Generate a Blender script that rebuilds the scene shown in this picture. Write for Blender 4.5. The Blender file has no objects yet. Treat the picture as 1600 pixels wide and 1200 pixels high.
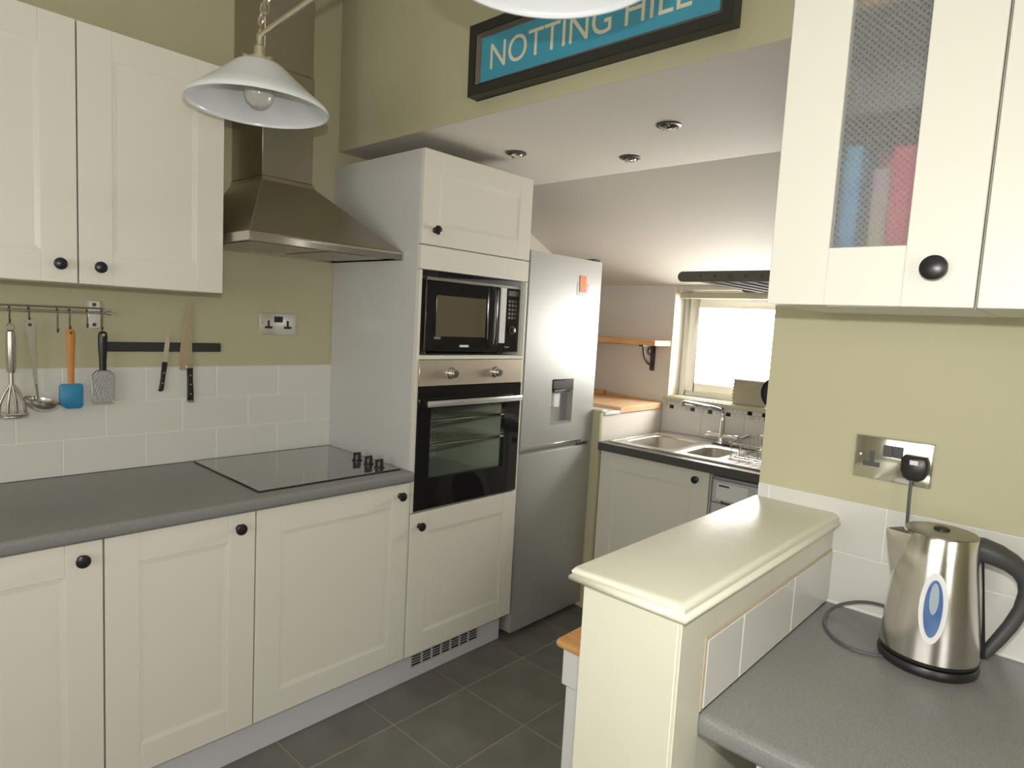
import bpy, bmesh, math, random
from mathutils import Vector, Matrix
random.seed(7)
PI = math.pi
SC = bpy.context.scene
COL = SC.collection

# ------------------------------------------------------------------ camera
def make_camera():
    a, b, r = math.radians(42.5958), math.radians(5.5028), math.radians(3.1352)
    fw = Vector((-math.sin(a)*math.cos(b), math.cos(a)*math.cos(b), -math.sin(b)))
    rt = Vector((math.cos(a), math.sin(a), 0))
    up = rt.cross(fw)
    rt2 = rt*math.cos(r) + up*math.sin(r)
    up2 = -rt*math.sin(r) + up*math.cos(r)
    cd = bpy.data.cameras.new('camera')
    cd.sensor_width = 36
    cd.lens = 1000.3/1600*36
    cd.clip_start = 0.05
    co = bpy.data.objects.new('camera', cd)
    M = Matrix((rt2, up2, -fw)).transposed().to_4x4()
    M.translation = Vector((2.5103, -1.5344, 1.5024))
    co.matrix_world = M
    COL.objects.link(co)
    SC.camera = co
    return co, fw, rt, up
CAM, FW, RT, UP = make_camera()

# ------------------------------------------------------------------ world, lights, exposure
w = bpy.data.worlds.new('World'); SC.world = w; w.use_nodes = True
bg = w.node_tree.nodes['Background']
bg.inputs[0].default_value = (1.0, 0.975, 0.93, 1)
bg.inputs[1].default_value = 28.0

def area(name, loc, target, sx, sy, power, col=(1, 1, 1)):
    ld = bpy.data.lights.new(name, 'AREA'); ld.shape = 'RECTANGLE'
    ld.size = sx; ld.size_y = sy; ld.energy = power; ld.color = col
    o = bpy.data.objects.new(name, ld); COL.objects.link(o)
    o.location = loc
    o.rotation_euler = (Vector(target)-Vector(loc)).to_track_quat('-Z', 'Y').to_euler()
    return o
# two fill lights added at the unseen rear and right walls, the flash on the camera, the portal of the sink window
area('rear_fill_light', (2.2, -3.55, 1.55), (2.2, 0, 1.35), 2.0, 1.3, 27, (1.0, 0.98, 0.95))
area('side_fill_light', (4.15, -1.9, 1.5), (0, -1.0, 1.1), 1.5, 1.2, 25, (1.0, 0.985, 0.96))
fl = area('camera_flash', tuple(CAM.location + Vector((0, 0, 0.115)) + FW*0.02), tuple(CAM.location + FW*3), 0.035, 0.02, 11.0, (1.0, 0.985, 0.95))
por = area('window_portal', (1.05, 1.985, 1.42), (1.05, 0.5, 1.42), 0.78, 0.64, 1)
por.data.cycles.is_portal = True

SC.view_settings.view_transform = 'Standard'
SC.view_settings.look = 'None'
SC.view_settings.gamma = 1
SC.view_settings.use_curve_mapping = False
SC.view_settings.exposure = 0.09

# ------------------------------------------------------------------ materials
def mat(name, col, rough=0.5, metal=0.0, spec=0.5, noise=0.0, nscale=8, bump=0.0, bscale=60, stretch=None, coat=0.0, col2=None, emis=None):
    m = bpy.data.materials.new(name); m.use_nodes = True
    nt = m.node_tree; N = nt.nodes; L = nt.links
    p = N['Principled BSDF']
    p.inputs['Roughness'].default_value = rough
    p.inputs['Metallic'].default_value = metal
    p.inputs['Specular IOR Level'].default_value = spec
    p.inputs['Coat Weight'].default_value = coat
    p.inputs['Coat Roughness'].default_value = 0.08
    c = (*col, 1)
    p.inputs['Base Color'].default_value = c
    tc = N.new('ShaderNodeTexCoord'); src = tc.outputs['Object']
    if stretch:
        mp = N.new('ShaderNodeMapping'); mp.inputs['Scale'].default_value = stretch
        L.new(src, mp.inputs['Vector']); src = mp.outputs[0]
    if noise or col2:
        n = N.new('ShaderNodeTexNoise'); n.inputs['Scale'].default_value = nscale; n.inputs['Detail'].default_value = 4
        L.new(src, n.inputs['Vector'])
        r = N.new('ShaderNodeValToRGB')
        if col2:
            r.color_ramp.elements[0].color = c; r.color_ramp.elements[1].color = (*col2, 1)
            r.color_ramp.elements[0].position = 0.35; r.color_ramp.elements[1].position = 0.65
        else:
            r.color_ramp.elements[0].color = tuple(x*(1-noise) for x in col)+(1,)
            r.color_ramp.elements[1].color = tuple(min(1, x*(1+noise)) for x in col)+(1,)
        L.new(n.outputs[0], r.inputs[0]); L.new(r.outputs[0], p.inputs['Base Color'])
    if bump:
        n = N.new('ShaderNodeTexNoise'); n.inputs['Scale'].default_value = bscale; n.inputs['Detail'].default_value = 3
        L.new(src, n.inputs['Vector'])
        b = N.new('ShaderNodeBump'); b.inputs['Strength'].default_value = bump; b.inputs['Distance'].default_value = 0.002
        L.new(n.outputs[0], b.inputs['Height']); L.new(b.outputs[0], p.inputs['Normal'])
    return m

M = {}
M['olive'] = mat('olive_paint', (0.50, 0.472, 0.305), 0.62, noise=0.03, nscale=5, bump=0.15, bscale=90)
M['white_paint'] = mat('white_paint', (0.66, 0.62, 0.55), 0.7, noise=0.02, nscale=4, bump=0.12, bscale=80)
M['ceil_paint'] = mat('ceiling_paint', (0.80, 0.78, 0.74), 0.8, noise=0.02, nscale=4, bump=0.1)
M['cream'] = mat('ivory_door', (0.745, 0.722, 0.625), 0.38, noise=0.015, nscale=3)
M['laminate'] = mat('white_laminate', (0.60, 0.592, 0.575), 0.3, noise=0.01, nscale=3)
M['plinth'] = mat('white_plinth', (0.66, 0.655, 0.69), 0.35)
M['pony'] = mat('ivory_wood_paint', (0.69, 0.68, 0.545), 0.33, noise=0.03, nscale=9, bump=0.2, bscale=35)
M['tile'] = mat('white_glaze', (0.70, 0.69, 0.64), 0.16, noise=0.02, nscale=6, bump=0.12, bscale=12)
M['grout'] = mat('white_grout', (0.83, 0.82, 0.78), 0.8)
M['fgrout'] = mat('floor_grout', (0.36, 0.32, 0.22), 0.9, noise=0.25, nscale=7)
M['slate'] = mat('slate_floor_tile', (0.135, 0.137, 0.118), 0.42, col2=(0.18, 0.177, 0.152), nscale=6, bump=0.5, bscale=28)
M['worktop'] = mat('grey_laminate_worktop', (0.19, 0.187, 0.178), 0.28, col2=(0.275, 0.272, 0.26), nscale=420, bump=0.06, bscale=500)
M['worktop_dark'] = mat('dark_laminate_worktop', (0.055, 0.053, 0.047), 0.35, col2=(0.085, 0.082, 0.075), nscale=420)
M['lidsteel'] = mat('kettle_lid_steel', (0.36, 0.34, 0.29), 0.38, 0.9)
M['steel'] = mat('brushed_steel', (0.60, 0.565, 0.50), 0.3, 1.0, noise=0.08, nscale=30, stretch=(1, 1, 18), bump=0.05, bscale=80)
M['hoodsteel'] = mat('hood_steel', (0.42, 0.385, 0.32), 0.32, 1.0, noise=0.08, nscale=20, stretch=(1, 12, 1), bump=0.05, bscale=60)
M['kettlesteel'] = mat('kettle_steel', (0.76, 0.73, 0.68), 0.17, 1.0, noise=0.05, nscale=60, stretch=(1, 1, 30), bump=0.04, bscale=80)
M['chrome'] = mat('chrome', (0.82, 0.81, 0.79), 0.08, 1.0)
M['satin'] = mat('satin_nickel', (0.66, 0.64, 0.60), 0.25, 1.0)
M['brass'] = mat('aged_brass', (0.66, 0.59, 0.45), 0.28, 0.9)
M['black'] = mat('black_plastic', (0.016, 0.016, 0.016), 0.35)
M['knob'] = mat('black_iron_knob', (0.014, 0.014, 0.015), 0.32, noise=0.2, nscale=40)
M['dgrey'] = mat('dark_grey_plastic', (0.06, 0.06, 0.06), 0.4)
M['blackglass'] = mat('black_glass', (0.012, 0.012, 0.012), 0.05, spec=0.6)
M['hobglass'] = mat('hob_glass', (0.075, 0.072, 0.066), 0.07, spec=1.0, coat=1.0, noise=0.05, nscale=200)
M['mwglass'] = mat('microwave_window', (0.13, 0.11, 0.065), 0.12, spec=0.6)
M['cavity'] = mat('oven_enamel', (0.55, 0.58, 0.52), 0.3)
M['panelsteel'] = mat('oven_panel_steel', (0.60, 0.53, 0.41), 0.32, 0.6, noise=0.05, nscale=25, stretch=(1, 1, 15))
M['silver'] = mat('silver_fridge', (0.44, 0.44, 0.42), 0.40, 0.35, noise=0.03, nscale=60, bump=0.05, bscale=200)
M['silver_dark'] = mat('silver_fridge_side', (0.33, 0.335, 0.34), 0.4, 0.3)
M['greyplast'] = mat('grey_plastic', (0.30, 0.305, 0.30), 0.4)
M['white'] = mat('white_enamel', (0.75, 0.75, 0.74), 0.3)
M['wmgrey'] = mat('pale_grey_enamel', (0.52, 0.53, 0.53), 0.35)
M['wood'] = mat('orange_pine', (0.60, 0.27, 0.08), 0.4, col2=(0.72, 0.38, 0.14), nscale=6, stretch=(1, 14, 6), bump=0.1)
M['beech'] = mat('pale_beech', (0.66, 0.40, 0.21), 0.35, col2=(0.74, 0.50, 0.30), nscale=5, stretch=(2, 14, 6))
M['woodhandle'] = mat('wooden_handle', (0.62, 0.25, 0.055), 0.5, noise=0.15, nscale=10, stretch=(1, 1, .2))
M['blue'] = mat('blue_silicone', (0.02, 0.24, 0.46), 0.45)
M['blade'] = mat('knife_blade', (0.75, 0.66, 0.52), 0.22, 1.0, noise=0.1, nscale=20)
M['blade2'] = mat('small_knife_blade', (0.85, 0.84, 0.80), 0.25, 1.0)
M['stripblack'] = mat('magnetic_strip', (0.028, 0.030, 0.025), 0.5)
M['grater'] = mat('grater_face', (0.42, 0.42, 0.42), 0.4, 0.8, bump=0.9, bscale=260)
M['signframe'] = mat('sign_frame', (0.022, 0.022, 0.018), 0.4, noise=0.2, nscale=10)
M['signlip'] = mat('sign_inner_lip', (0.13, 0.10, 0.07), 0.5)
M['signblue'] = mat('sign_blue', (0.035, 0.33, 0.47), 0.5, noise=0.05, nscale=5)
M['letter'] = mat('sign_letter', (0.80, 0.72, 0.50), 0.6)
M['opal'] = mat('opal_glass', (0.74, 0.76, 0.76), 0.18)
M['bulb'] = mat('bulb_glass', (0.55, 0.54, 0.49), 0.15)
M['rackgrey'] = mat('grey_painted_wood', (0.13, 0.118, 0.10), 0.9, spec=0.05, noise=0.15, nscale=15)
M['frame'] = mat('window_upvc', (0.86, 0.84, 0.76), 0.35)
M['beige'] = mat('beige_trim', (0.46, 0.43, 0.30), 0.6)
M['basket'] = mat('beige_ribbed', (0.40, 0.36, 0.25), 0.7, noise=0.1, nscale=30)
M['rubber'] = mat('black_rubber', (0.03, 0.03, 0.032), 0.5)
M['cable'] = mat('grey_cable', (0.10, 0.10, 0.105), 0.4)
M['darkmetal'] = mat('dark_metal', (0.10, 0.09, 0.08), 0.4, 0.8)
M['mosblack'] = mat('mosaic_black', (0.012, 0.012, 0.012), 0.1)
M['moswhite'] = mat('mosaic_white', (0.62, 0.60, 0.56), 0.25)
M['mosgrey'] = mat('mosaic_grey', (0.52, 0.50, 0.45), 0.25)
M['bookblue'] = mat('book_blue', (0.08, 0.32, 0.85), 0.5, col2=(0.14, 0.60, 0.90), nscale=5, stretch=(1, 1, 3))
M['bookpink'] = mat('book_pink', (0.85, 0.02, 0.20), 0.5, col2=(0.95, 0.14, 0.20), nscale=7, stretch=(1, 1, 2))
M['bookmulti'] = mat('book_patterned', (0.60, 0.56, 0.30), 0.6, col2=(0.60, 0.40, 0.58), nscale=25)
M['bookdark'] = mat('book_dark', (0.05, 0.05, 0.055), 0.6)
M['page'] = mat('book_pages', (0.7, 0.68, 0.6), 0.8)
M['carcass'] = mat('carcass_interior', (0.80, 0.79, 0.74), 0.5)
M['gaugeblue'] = mat('gauge_blue', (0.06, 0.13, 0.32), 0.15, col2=(0.16, 0.24, 0.42), nscale=12)
M['gaugegrey'] = mat('gauge_air', (0.36, 0.42, 0.48), 0.2)
M['tag'] = mat('orange_note', (0.75, 0.25, 0.08), 0.6, noise=0.2, nscale=80)
M['caulk'] = mat('raw_plaster_edge', (0.62, 0.50, 0.36), 0.8, noise=0.1, nscale=40)
M['platechrome'] = mat('socket_plate', (0.78, 0.78, 0.74), 0.22, 0.7)
M['plategreen'] = mat('green_reflection_plate', (0.66, 0.66, 0.57), 0.13, 0.92)  # right socket's chrome, its greenish mirror reflection put into the colour
M['platewhite'] = mat('polished_bracket', (0.85, 0.84, 0.80), 0.25, 0.5)
M['gap'] = mat('dark_edge', (0.03, 0.03, 0.03), 0.6)

def glassmat(name, tint=(1, 1, 1), glossy=0.08, mixf=None):
    m = bpy.data.materials.new(name); m.use_nodes = True
    nt = m.node_tree; N = nt.nodes; L = nt.links
    for n in list(N):
        if n.type != 'OUTPUT_MATERIAL': N.remove(n)
    out = [n for n in N if n.type == 'OUTPUT_MATERIAL'][0]
    t = N.new('ShaderNodeBsdfTransparent'); t.inputs[0].default_value = (*tint, 1)
    g = N.new('ShaderNodeBsdfGlossy'); g.inputs['Roughness'].default_value = 0.03
    mx = N.new('ShaderNodeMixShader')
    lw = N.new('ShaderNodeLayerWeight'); lw.inputs[0].default_value = 0.5
    pw = N.new('ShaderNodeMath'); pw.operation = 'POWER'; pw.inputs[1].default_value = 5
    ma = N.new('ShaderNodeMath'); ma.operation = 'MULTIPLY_ADD'; ma.inputs[1].default_value = 0.9; ma.inputs[2].default_value = 0.03
    L.new(lw.outputs['Facing'], pw.inputs[0]); L.new(pw.outputs[0], ma.inputs[0])
    L.new(ma.outputs[0], mx.inputs[0]); L.new(t.outputs[0], mx.inputs[1]); L.new(g.outputs[0], mx.inputs[2])
    L.new(mx.outputs[0], out.inputs[0])
    return m
M['pane'] = glassmat('clear_pane')
M['ovenpane'] = glassmat('smoked_oven_glass', (0.93, 0.95, 0.91))
M['shelfglass'] = glassmat('shelf_glass', (0.35, 0.42, 0.40))

def dimple_glass():
    m = bpy.data.materials.new('dimpled_glass'); m.use_nodes = True
    nt = m.node_tree; N = nt.nodes; L = nt.links
    p = N['Principled BSDF']
    p.inputs['Base Color'].default_value = (0.97, 0.98, 0.97, 1)
    p.inputs['Transmission Weight'].default_value = 1.0
    p.inputs['Roughness'].default_value = 0.28
    p.inputs['IOR'].default_value = 1.25
    tc = N.new('ShaderNodeTexCoord')
    mp = N.new('ShaderNodeMapping'); mp.inputs['Scale'].default_value = (1, 0.0, 1); mp.inputs['Rotation'].default_value = (0, PI/4, 0)
    v = N.new('ShaderNodeTexVoronoi'); v.inputs['Scale'].default_value = 128; v.inputs['Randomness'].default_value = 0.0
    L.new(tc.outputs['Object'], mp.inputs[0]); L.new(mp.outputs[0], v.inputs['Vector'])
    b = N.new('ShaderNodeBump'); b.inputs['Strength'].default_value = 0.22; b.inputs['Distance'].default_value = 0.002
    L.new(v.outputs['Distance'], b.inputs['Height']); L.new(b.outputs[0], p.inputs['Normal'])
    tr = N.new('ShaderNodeBsdfTransparent'); tr.inputs[0].default_value = (0.97, 0.98, 0.97, 1)
    mx = N.new('ShaderNodeMixShader'); mx.inputs[0].default_value = 0.48
    out = [n for n in N if n.type == 'OUTPUT_MATERIAL'][0]
    L.new(tr.outputs[0], mx.inputs[1]); L.new(p.outputs[0], mx.inputs[2])
    df = N.new('ShaderNodeBsdfDiffuse'); df.inputs[0].default_value = (0.66, 0.67, 0.64, 1); L.new(b.outputs[0], df.inputs['Normal'])
    tl = N.new('ShaderNodeBsdfTranslucent'); tl.inputs[0].default_value = (0.6, 0.6, 0.58, 1)
    m3 = N.new('ShaderNodeMixShader'); m3.inputs[0].default_value = 0.4; L.new(df.outputs[0], m3.inputs[1]); L.new(tl.outputs[0], m3.inputs[2])
    m2 = N.new('ShaderNodeMixShader')
    cr = N.new('ShaderNodeMapRange'); cr.inputs['From Min'].default_value = 0.15; cr.inputs['From Max'].default_value = 0.42; cr.inputs['To Min'].default_value = 0.15; cr.inputs['To Max'].default_value = 0.33
    L.new(v.outputs['Distance'], cr.inputs['Value']); L.new(cr.outputs[0], m2.inputs[0]); L.new(mx.outputs[0], m2.inputs[1]); L.new(m3.outputs[0], m2.inputs[2])
    L.new(m2.outputs[0], out.inputs[0])
    return m
M['dimple'] = dimple_glass()

# ------------------------------------------------------------------ mesh helpers (world coordinates in, local to the thing out)
ORG = {}
class B:
    def __init__(s): s.bm = bmesh.new()
    def hexa(s, P):
        v = [s.bm.verts.new(p) for p in P]
        for f in ((0, 3, 2, 1), (4, 5, 6, 7), (0, 1, 5, 4), (1, 2, 6, 5), (2, 3, 7, 6), (3, 0, 4, 7)):
            s.bm.faces.new([v[i] for i in f])
        return s
    def box(s, x0, x1, y0, y1, z0, z1):
        return s.hexa([(x0, y0, z0), (x1, y0, z0), (x1, y1, z0), (x0, y1, z0), (x0, y0, z1), (x1, y0, z1), (x1, y1, z1), (x0, y1, z1)])
    def mbox(s, f, a0, a1, z0, z1, d0, d1):
        return s.hexa([f(a0, z0, d1), f(a1, z0, d1), f(a1, z0, d0), f(a0, z0, d0), f(a0, z1, d1), f(a1, z1, d1), f(a1, z1, d0), f(a0, z1, d0)])
    def rings(s, R, cap0=True, cap1=True, closed=True):
        V = [[s.bm.verts.new(p) for p in r] for r in R]
        n = len(V[0])
        for a, b in zip(V, V[1:]):
            for i in range(n if closed else n-1):
                j = (i+1) % n
                s.bm.faces.new((a[i], a[j], b[j], b[i]))
        if cap0: s.bm.faces.new(V[0][::-1])
        if cap1: s.bm.faces.new(V[-1])
        return s
    def frust(s, L):     # list of (x0,x1,y0,y1,z)
        return s.rings([[(a, c, z), (b, c, z), (b, d, z), (a, d, z)] for a, b, c, d, z in L])
    def prism(s, pts, off):
        o = Vector(off)
        return s.rings([[Vector(p) for p in pts], [Vector(p)+o for p in pts]])
    def cyl(s, p0, p1, r0, r1=None, n=20, cap=True):
        return s.lathe([(r0, 0), (r0 if r1 is None else r1, (Vector(p1)-Vector(p0)).length)], p0, Vector(p1)-Vector(p0), n, cap, cap)
    def lathe(s, prof, c, ax=(0, 0, 1), n=28, cap0=True, cap1=True):
        ax = Vector(ax).normalized(); c = Vector(c)
        u = ax.orthogonal().normalized(); v = ax.cross(u)
        R = []
        for r, h in prof:
            R.append([c + ax*h + (u*math.cos(2*PI*i/n) + v*math.sin(2*PI*i/n))*max(r, 1e-5) for i in range(n)])
        return s.rings(R, cap0, cap1)
    def tube(s, pts, r, n=8, caps=True, closed=False):
        P = [Vector(p) for p in pts]; rr = r if isinstance(r, (list, tuple)) else [r]*len(P)
        m = len(P); T = []
        for i in range(m):
            a = P[(i-1) % m] if (closed or i > 0) else P[i]; b = P[(i+1) % m] if (closed or i < m-1) else P[i]
            T.append((b-a).normalized())
        u = T[0].orthogonal().normalized(); R = []
        for i in range(m):
            u = (u - T[i]*u.dot(T[i]))
            u = u.normalized() if u.length > 1e-6 else T[i].orthogonal().normalized()
            v = T[i].cross(u)
            R.append([P[i] + (u*math.cos(2*PI*k/n) + v*math.sin(2*PI*k/n))*rr[i] for k in range(n)])
        if closed: R.append(R[0]); return s.rings(R, False, False)
        return s.rings(R, caps, caps)
    def sphere(s, c, r, sz=1.0, n=16):
        prof = [(r*math.sin(PI*i/10), -r*sz*math.cos(PI*i/10)) for i in range(11)]
        return s.lathe(prof, c, (0, 0, 1), n)
    def build(s, name, m, parent=None, bevel=0, seg=1, smooth=True, ang=0.7):
        bm = s.bm
        bmesh.ops.remove_doubles(bm, verts=bm.verts, dist=1e-6)
        bmesh.ops.recalc_face_normals(bm, faces=bm.faces)
        if bevel:
            E = [e for e in bm.edges if len(e.link_faces) == 2 and e.calc_face_angle(0) > 0.6]
            bmesh.ops.bevel(bm, geom=E, offset=bevel, segments=seg, profile=0.5, affect='EDGES', clamp_overlap=True)
        o = ORG.get(parent.name, Vector((0, 0, 0))) if parent else Vector((0, 0, 0))
        if o.length: bmesh.ops.translate(bm, vec=-o, verts=bm.verts)
        me = bpy.data.meshes.new(name); bm.to_mesh(me); bm.free()
        me.materials.append(M[m] if isinstance(m, str) else m)
        if smooth:
            me.shade_smooth(); me.set_sharp_from_angle(angle=ang)
        ob = bpy.data.objects.new(name, me); COL.objects.link(ob)
        if parent: ob.parent = parent
        ORG[ob.name] = o
        return ob

def thing(name, label, cat, loc, group=None):
    o = bpy.data.objects.new(name, None); COL.objects.link(o)
    o.empty_display_size = 0.05; o.location = loc
    o['label'] = label; o['category'] = cat
    if group: o['group'] = group
    ORG[o.name] = Vector(loc)
    return o
def tag(o, label, cat, group=None):
    o['label'] = label; o['category'] = cat
    if group: o['group'] = group
    return o
def struct(name, b, m, **k):
    o = b.build(name, m, **k); o['kind'] = 'structure'; return o
def recenter(o, loc):     # put the origin of a one-mesh thing at its base
    loc = Vector(loc); o.data.transform(Matrix.Translation(-loc)); o.location = loc; ORG[o.name] = loc; return o

def FX(p): return lambda a, z, d: (p-d, a, z)      # front faces +x, a runs along y
def FY(p): return lambda a, z, d: (a, p+d, z)      # front faces -y, a runs along x
def NX(p): return Vector((1, 0, 0))
def outward(f): return (Vector(f(0, 0, -1))-Vector(f(0, 0, 0)))

def knob(f, a, z, parent, r=0.0175, m='knob', h=0.028):
    ax = outward(f); c = f(a, z, 0)
    b = B().lathe([(r*.62, 0), (r*.6, .003), (r*.38, .006), (r*.36, h*.45), (r*.75, h*.55), (r, h*.72), (r*.95, h*.86), (r*.6, h*.97), (0, h)], c, ax, 24)
    return b.build('knob', m, parent)

def door(T, f, a0, a1, z0, z1, kn=None, w=0.085, t=0.02, m='cream', glass=None, kr=0.0175, name='door', solid=False):
    b = B()
    g = .0
    if solid:
        b.mbox(f, a0, a1, z0, z1, 0, t)
    else:
        b.mbox(f, a0, a0+w-g, z0, z1, 0, t); b.mbox(f, a1-w+g, a1, z0, z1, 0, t)
        b.mbox(f, a0+w, a1-w, z1-w, z1, 0.0004, t); b.mbox(f, a0+w, a1-w, z0, z0+w, 0.0004, t)
        if not glass:
            b.mbox(f, a0+w-.002, a1-w+.002, z0+w-.002, z1-w+.002, 0.0032, t-.002)
    o = b.build(name, m, T, bevel=0.0012, smooth=False)
    ins = .013
    if not glass and not solid:
        A0, A1, Z0, Z1 = a0+w, a1-w, z0+w, z1-w
        q = B()
        for (p1, p2) in (((A0, Z0), (A1, Z0)), ((A1, Z0), (A1, Z1)), ((A1, Z1), (A0, Z1)), ((A0, Z1), (A0, Z0))):
            cx, cz = (A0+A1)/2, (Z0+Z1)/2
            def inn(p, k): return (p[0]+(k if p[0] < cx else -k), p[1]+(k if p[1] < cz else -k))
            i1, i2 = inn(p1, ins), inn(p2, ins)
            q.rings([[f(*p1, 0.0010), f(*p1, .0040), f(*i1, .0040), f(*i1, .0031)], [f(*p2, 0.0010), f(*p2, .0040), f(*i2, .0040), f(*i2, .0031)]])
        q.build('moulding', m, o, smooth=False)
    if kn: knob(f, kn[0], kn[1], o, kr)
    return o

# shared tile meshes
TILE = {}
def tile_obj(parent, name, centre, size, m, bevel=0.0015):
    key = (name, tuple(round(x, 4) for x in size), m)
    if key not in TILE:
        sx, sy, sz = (x/2 for x in size)
        b = B().box(-sx, sx, -sy, sy, -sz, sz)
        bm = b.bm; bmesh.ops.recalc_face_normals(bm, faces=bm.faces)
        bmesh.ops.bevel(bm, geom=list(bm.edges), offset=bevel, segments=1, profile=0.5, affect='EDGES', clamp_overlap=True)
        me = bpy.data.meshes.new(name); bm.to_mesh(me); bm.free(); me.materials.append(M[m]); TILE[key] = me
    o = bpy.data.objects.new(name, TILE[key]); COL.objects.link(o); o.parent = parent
    o.location = Vector(centre) - ORG.get(parent.name, Vector((0, 0, 0)))
    return o

# ================================================================== THE SETTING
fl_ = struct('floor', B().box(0, 4.2, -3.6, 1.85, -0.10, -0.003), 'fgrout')
X0, DX, Y0, DY = 0.727, 0.3265, 0.216, 0.3545
for i in range(-3, 12):
    for j in range(-11, 5):
        x0, x1 = X0+i*DX, X0+(i+1)*DX; y0, y1 = Y0+j*DY, Y0+(j+1)*DY
        x0, x1, y0, y1 = max(x0, 0.0), min(x1, 4.2), max(y0, -3.6), min(y1, 1.84)
        if x1-x0 < .05 or y1-y0 < .05 or (x1 < .5 and y1 < .2): continue
        g = .0034
        tile_obj(fl_, 'tile', ((x0+x1)/2, (y0+y1)/2, -0.005+random.uniform(-.0003, .0003)), (x1-x0-2*g, y1-y0-2*g, .010), 'slate', .0012)

wl = struct('wall_left', B().box(-0.1, 0, -3.7, 0.160, -0.1, 2.9), 'olive')
struct('wall_left_nook', B().box(-0.1, 0, 0.1605, 1.95, -0.1, 2.9), 'white_paint')
# front wall with the wide opening to the sink nook
wf = struct('wall_front', B().box(0.001, 1.924, 0.0122, 0.11, 2.19, 2.9).box(1.924, 4.3, 0.0122, 0.11, -0.1, 2.9), 'olive')
# nook behind: flat ceiling, then sloping down to the window wall
struct('ceiling_nook', B().rings([[(0, 0.014, 2.1895), (0, .92, 2.1895), (0, 1.845, 1.765), (0, 1.845, 1.90), (0, .95, 2.30), (0, .1101, 2.30), (0, .1101, 2.19-.0001), (0, .014, 2.1899)],
        [(2.7, 0.014, 2.1895), (2.7, .92, 2.1895), (2.7, 1.845, 1.765), (2.7, 1.845, 1.90), (2.7, .95, 2.30), (2.7, .1101, 2.30), (2.7, .1101, 2.19-.0001), (2.7, .014, 2.1899)]]), 'white_paint', smooth=False)
WX0, WX1, WZ0, WZ1 = 0.652, 1.46, 1.122, 1.745
wfar = struct('wall_far', B().box(0, WX0, 1.845, 2.02, -0.1, 1.80).box(WX1, 2.7, 1.845, 2.02, -0.1, 1.80).box(WX0, WX1, 1.845, 2.02, -0.1, WZ0).box(WX0, WX1, 1.845, 2.02, WZ1, 1.80), 'white_paint')
struct('wall_nook_right', B().box(2.6, 2.7, 0.111, 1.845, -0.1, 2.2), 'white_paint')
struct('ceiling', B().box(-0.1, 4.3, -3.7, 0.11, 2.9, 3.0), 'ceil_paint')
struct('wall_right', B().box(4.2, 4.3, -3.7, 0.012, -0.1, 2.9), 'olive')
struct('wall_rear', B().box(0, 4.2, -3.7, -3.6, -0.1, 2.9), 'olive')

# wall tiles, left: three rows of 250 x 120
b = B().box(0.0002, 0.0068, -2.4, 0.0, 0.912, 1.2715); b.build('grout', 'grout', wl)
for r, off in ((0, 0.0), (1, 0.125), (2, 0.0)):
    z0 = 0.9125 + r*0.1197
    y = 0.002
    yb = 0.003 if r != 1 else -0.122
    edges = [0.003]
    e = -0.247 if r != 1 else -0.122
    while e > -2.4: edges.append(e); e -= 0.25
    for y1, y0 in zip(edges, edges[1:]):
        y1 = min(y1, 0.0)
        tile_obj(wl, 'tile', (0.0045, (y0+y1)/2, z0+.0597), (0.007, y1-y0-.0022, .1177), 'tile')
# wall tiles, right wall above the worktop: two rows
B().box(1.926, 3.6, 0.0052, 0.0121, 0.912, 1.1485).build('grout', 'grout', wf)
for r in (0, 1):
    z0 = 0.9125 + r*0.118
    st = 2.078 if r == 0 else 1.953
    edges = [1.927]; e = st
    while e < 3.55: edges.append(e); e += .25
    for x0, x1 in zip(edges, edges[1:]):
        if x1-x0 < .02: continue
        if r == 0:
            x0 = max(x0, 2.104)
            if x1-x0 < .02: continue
        tile_obj(wf, 'tile', ((x0+x1)/2, 0.0075, z0+.059), (x1-x0-.002, .007, .1162), 'tile')
B().tube([(2.104, .0035, .913), (3.6, .0035, .913)], .0035, 6).build('sealant', 'grout', wf)

# half wall (peninsula) with its cap
hw = struct('wall_half', B().box(1.926, 2.098, -0.70, 0.0118, 0, 1.088), 'pony', bevel=.002)
B().frust([(1.914, 2.110, -.712, .0085, 1.088), (1.908, 2.116, -.718, .0085, 1.092), (1.908, 2.116, -.718, .0085, 1.098), (1.912, 2.112, -.714, .0085, 1.101),
           (1.911, 2.113, -.715, .0085, 1.106), (1.916, 2.108, -.710, .0085, 1.113), (1.924, 2.100, -.702, .0085, 1.116)]).build('cap', 'pony', hw, ang=1.2)
B().prism([(2.0985, yy, zz) for yy, zz in ((-.70, 0), (-.6175, 0), (-.6175, 1.0335), (.0085, 1.0335), (.0085, 1.0875), (-.70, 1.0875))], (.005, 0, 0)).build('facing_board', 'pony', hw, bevel=.001)
B().box(2.0985, 2.1045, -.6175, -.611, .912, 1.0335).box(2.0985, 2.1045, -.611, .0085, 1.0285, 1.0335).build('plaster_edge', 'caulk', hw)
B().box(2.0985, 2.1005, -.611, .0085, .912, 1.0285).build('grout', 'grout', hw)
for y0, y1 in ((-.611, -.475), (-.475, -.23), (-.23, .006)):
    tile_obj(hw, 'tile', (2.1025, (y0+y1)/2, .970), (.006, y1-y0-.0025, .114), 'tile')

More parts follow.
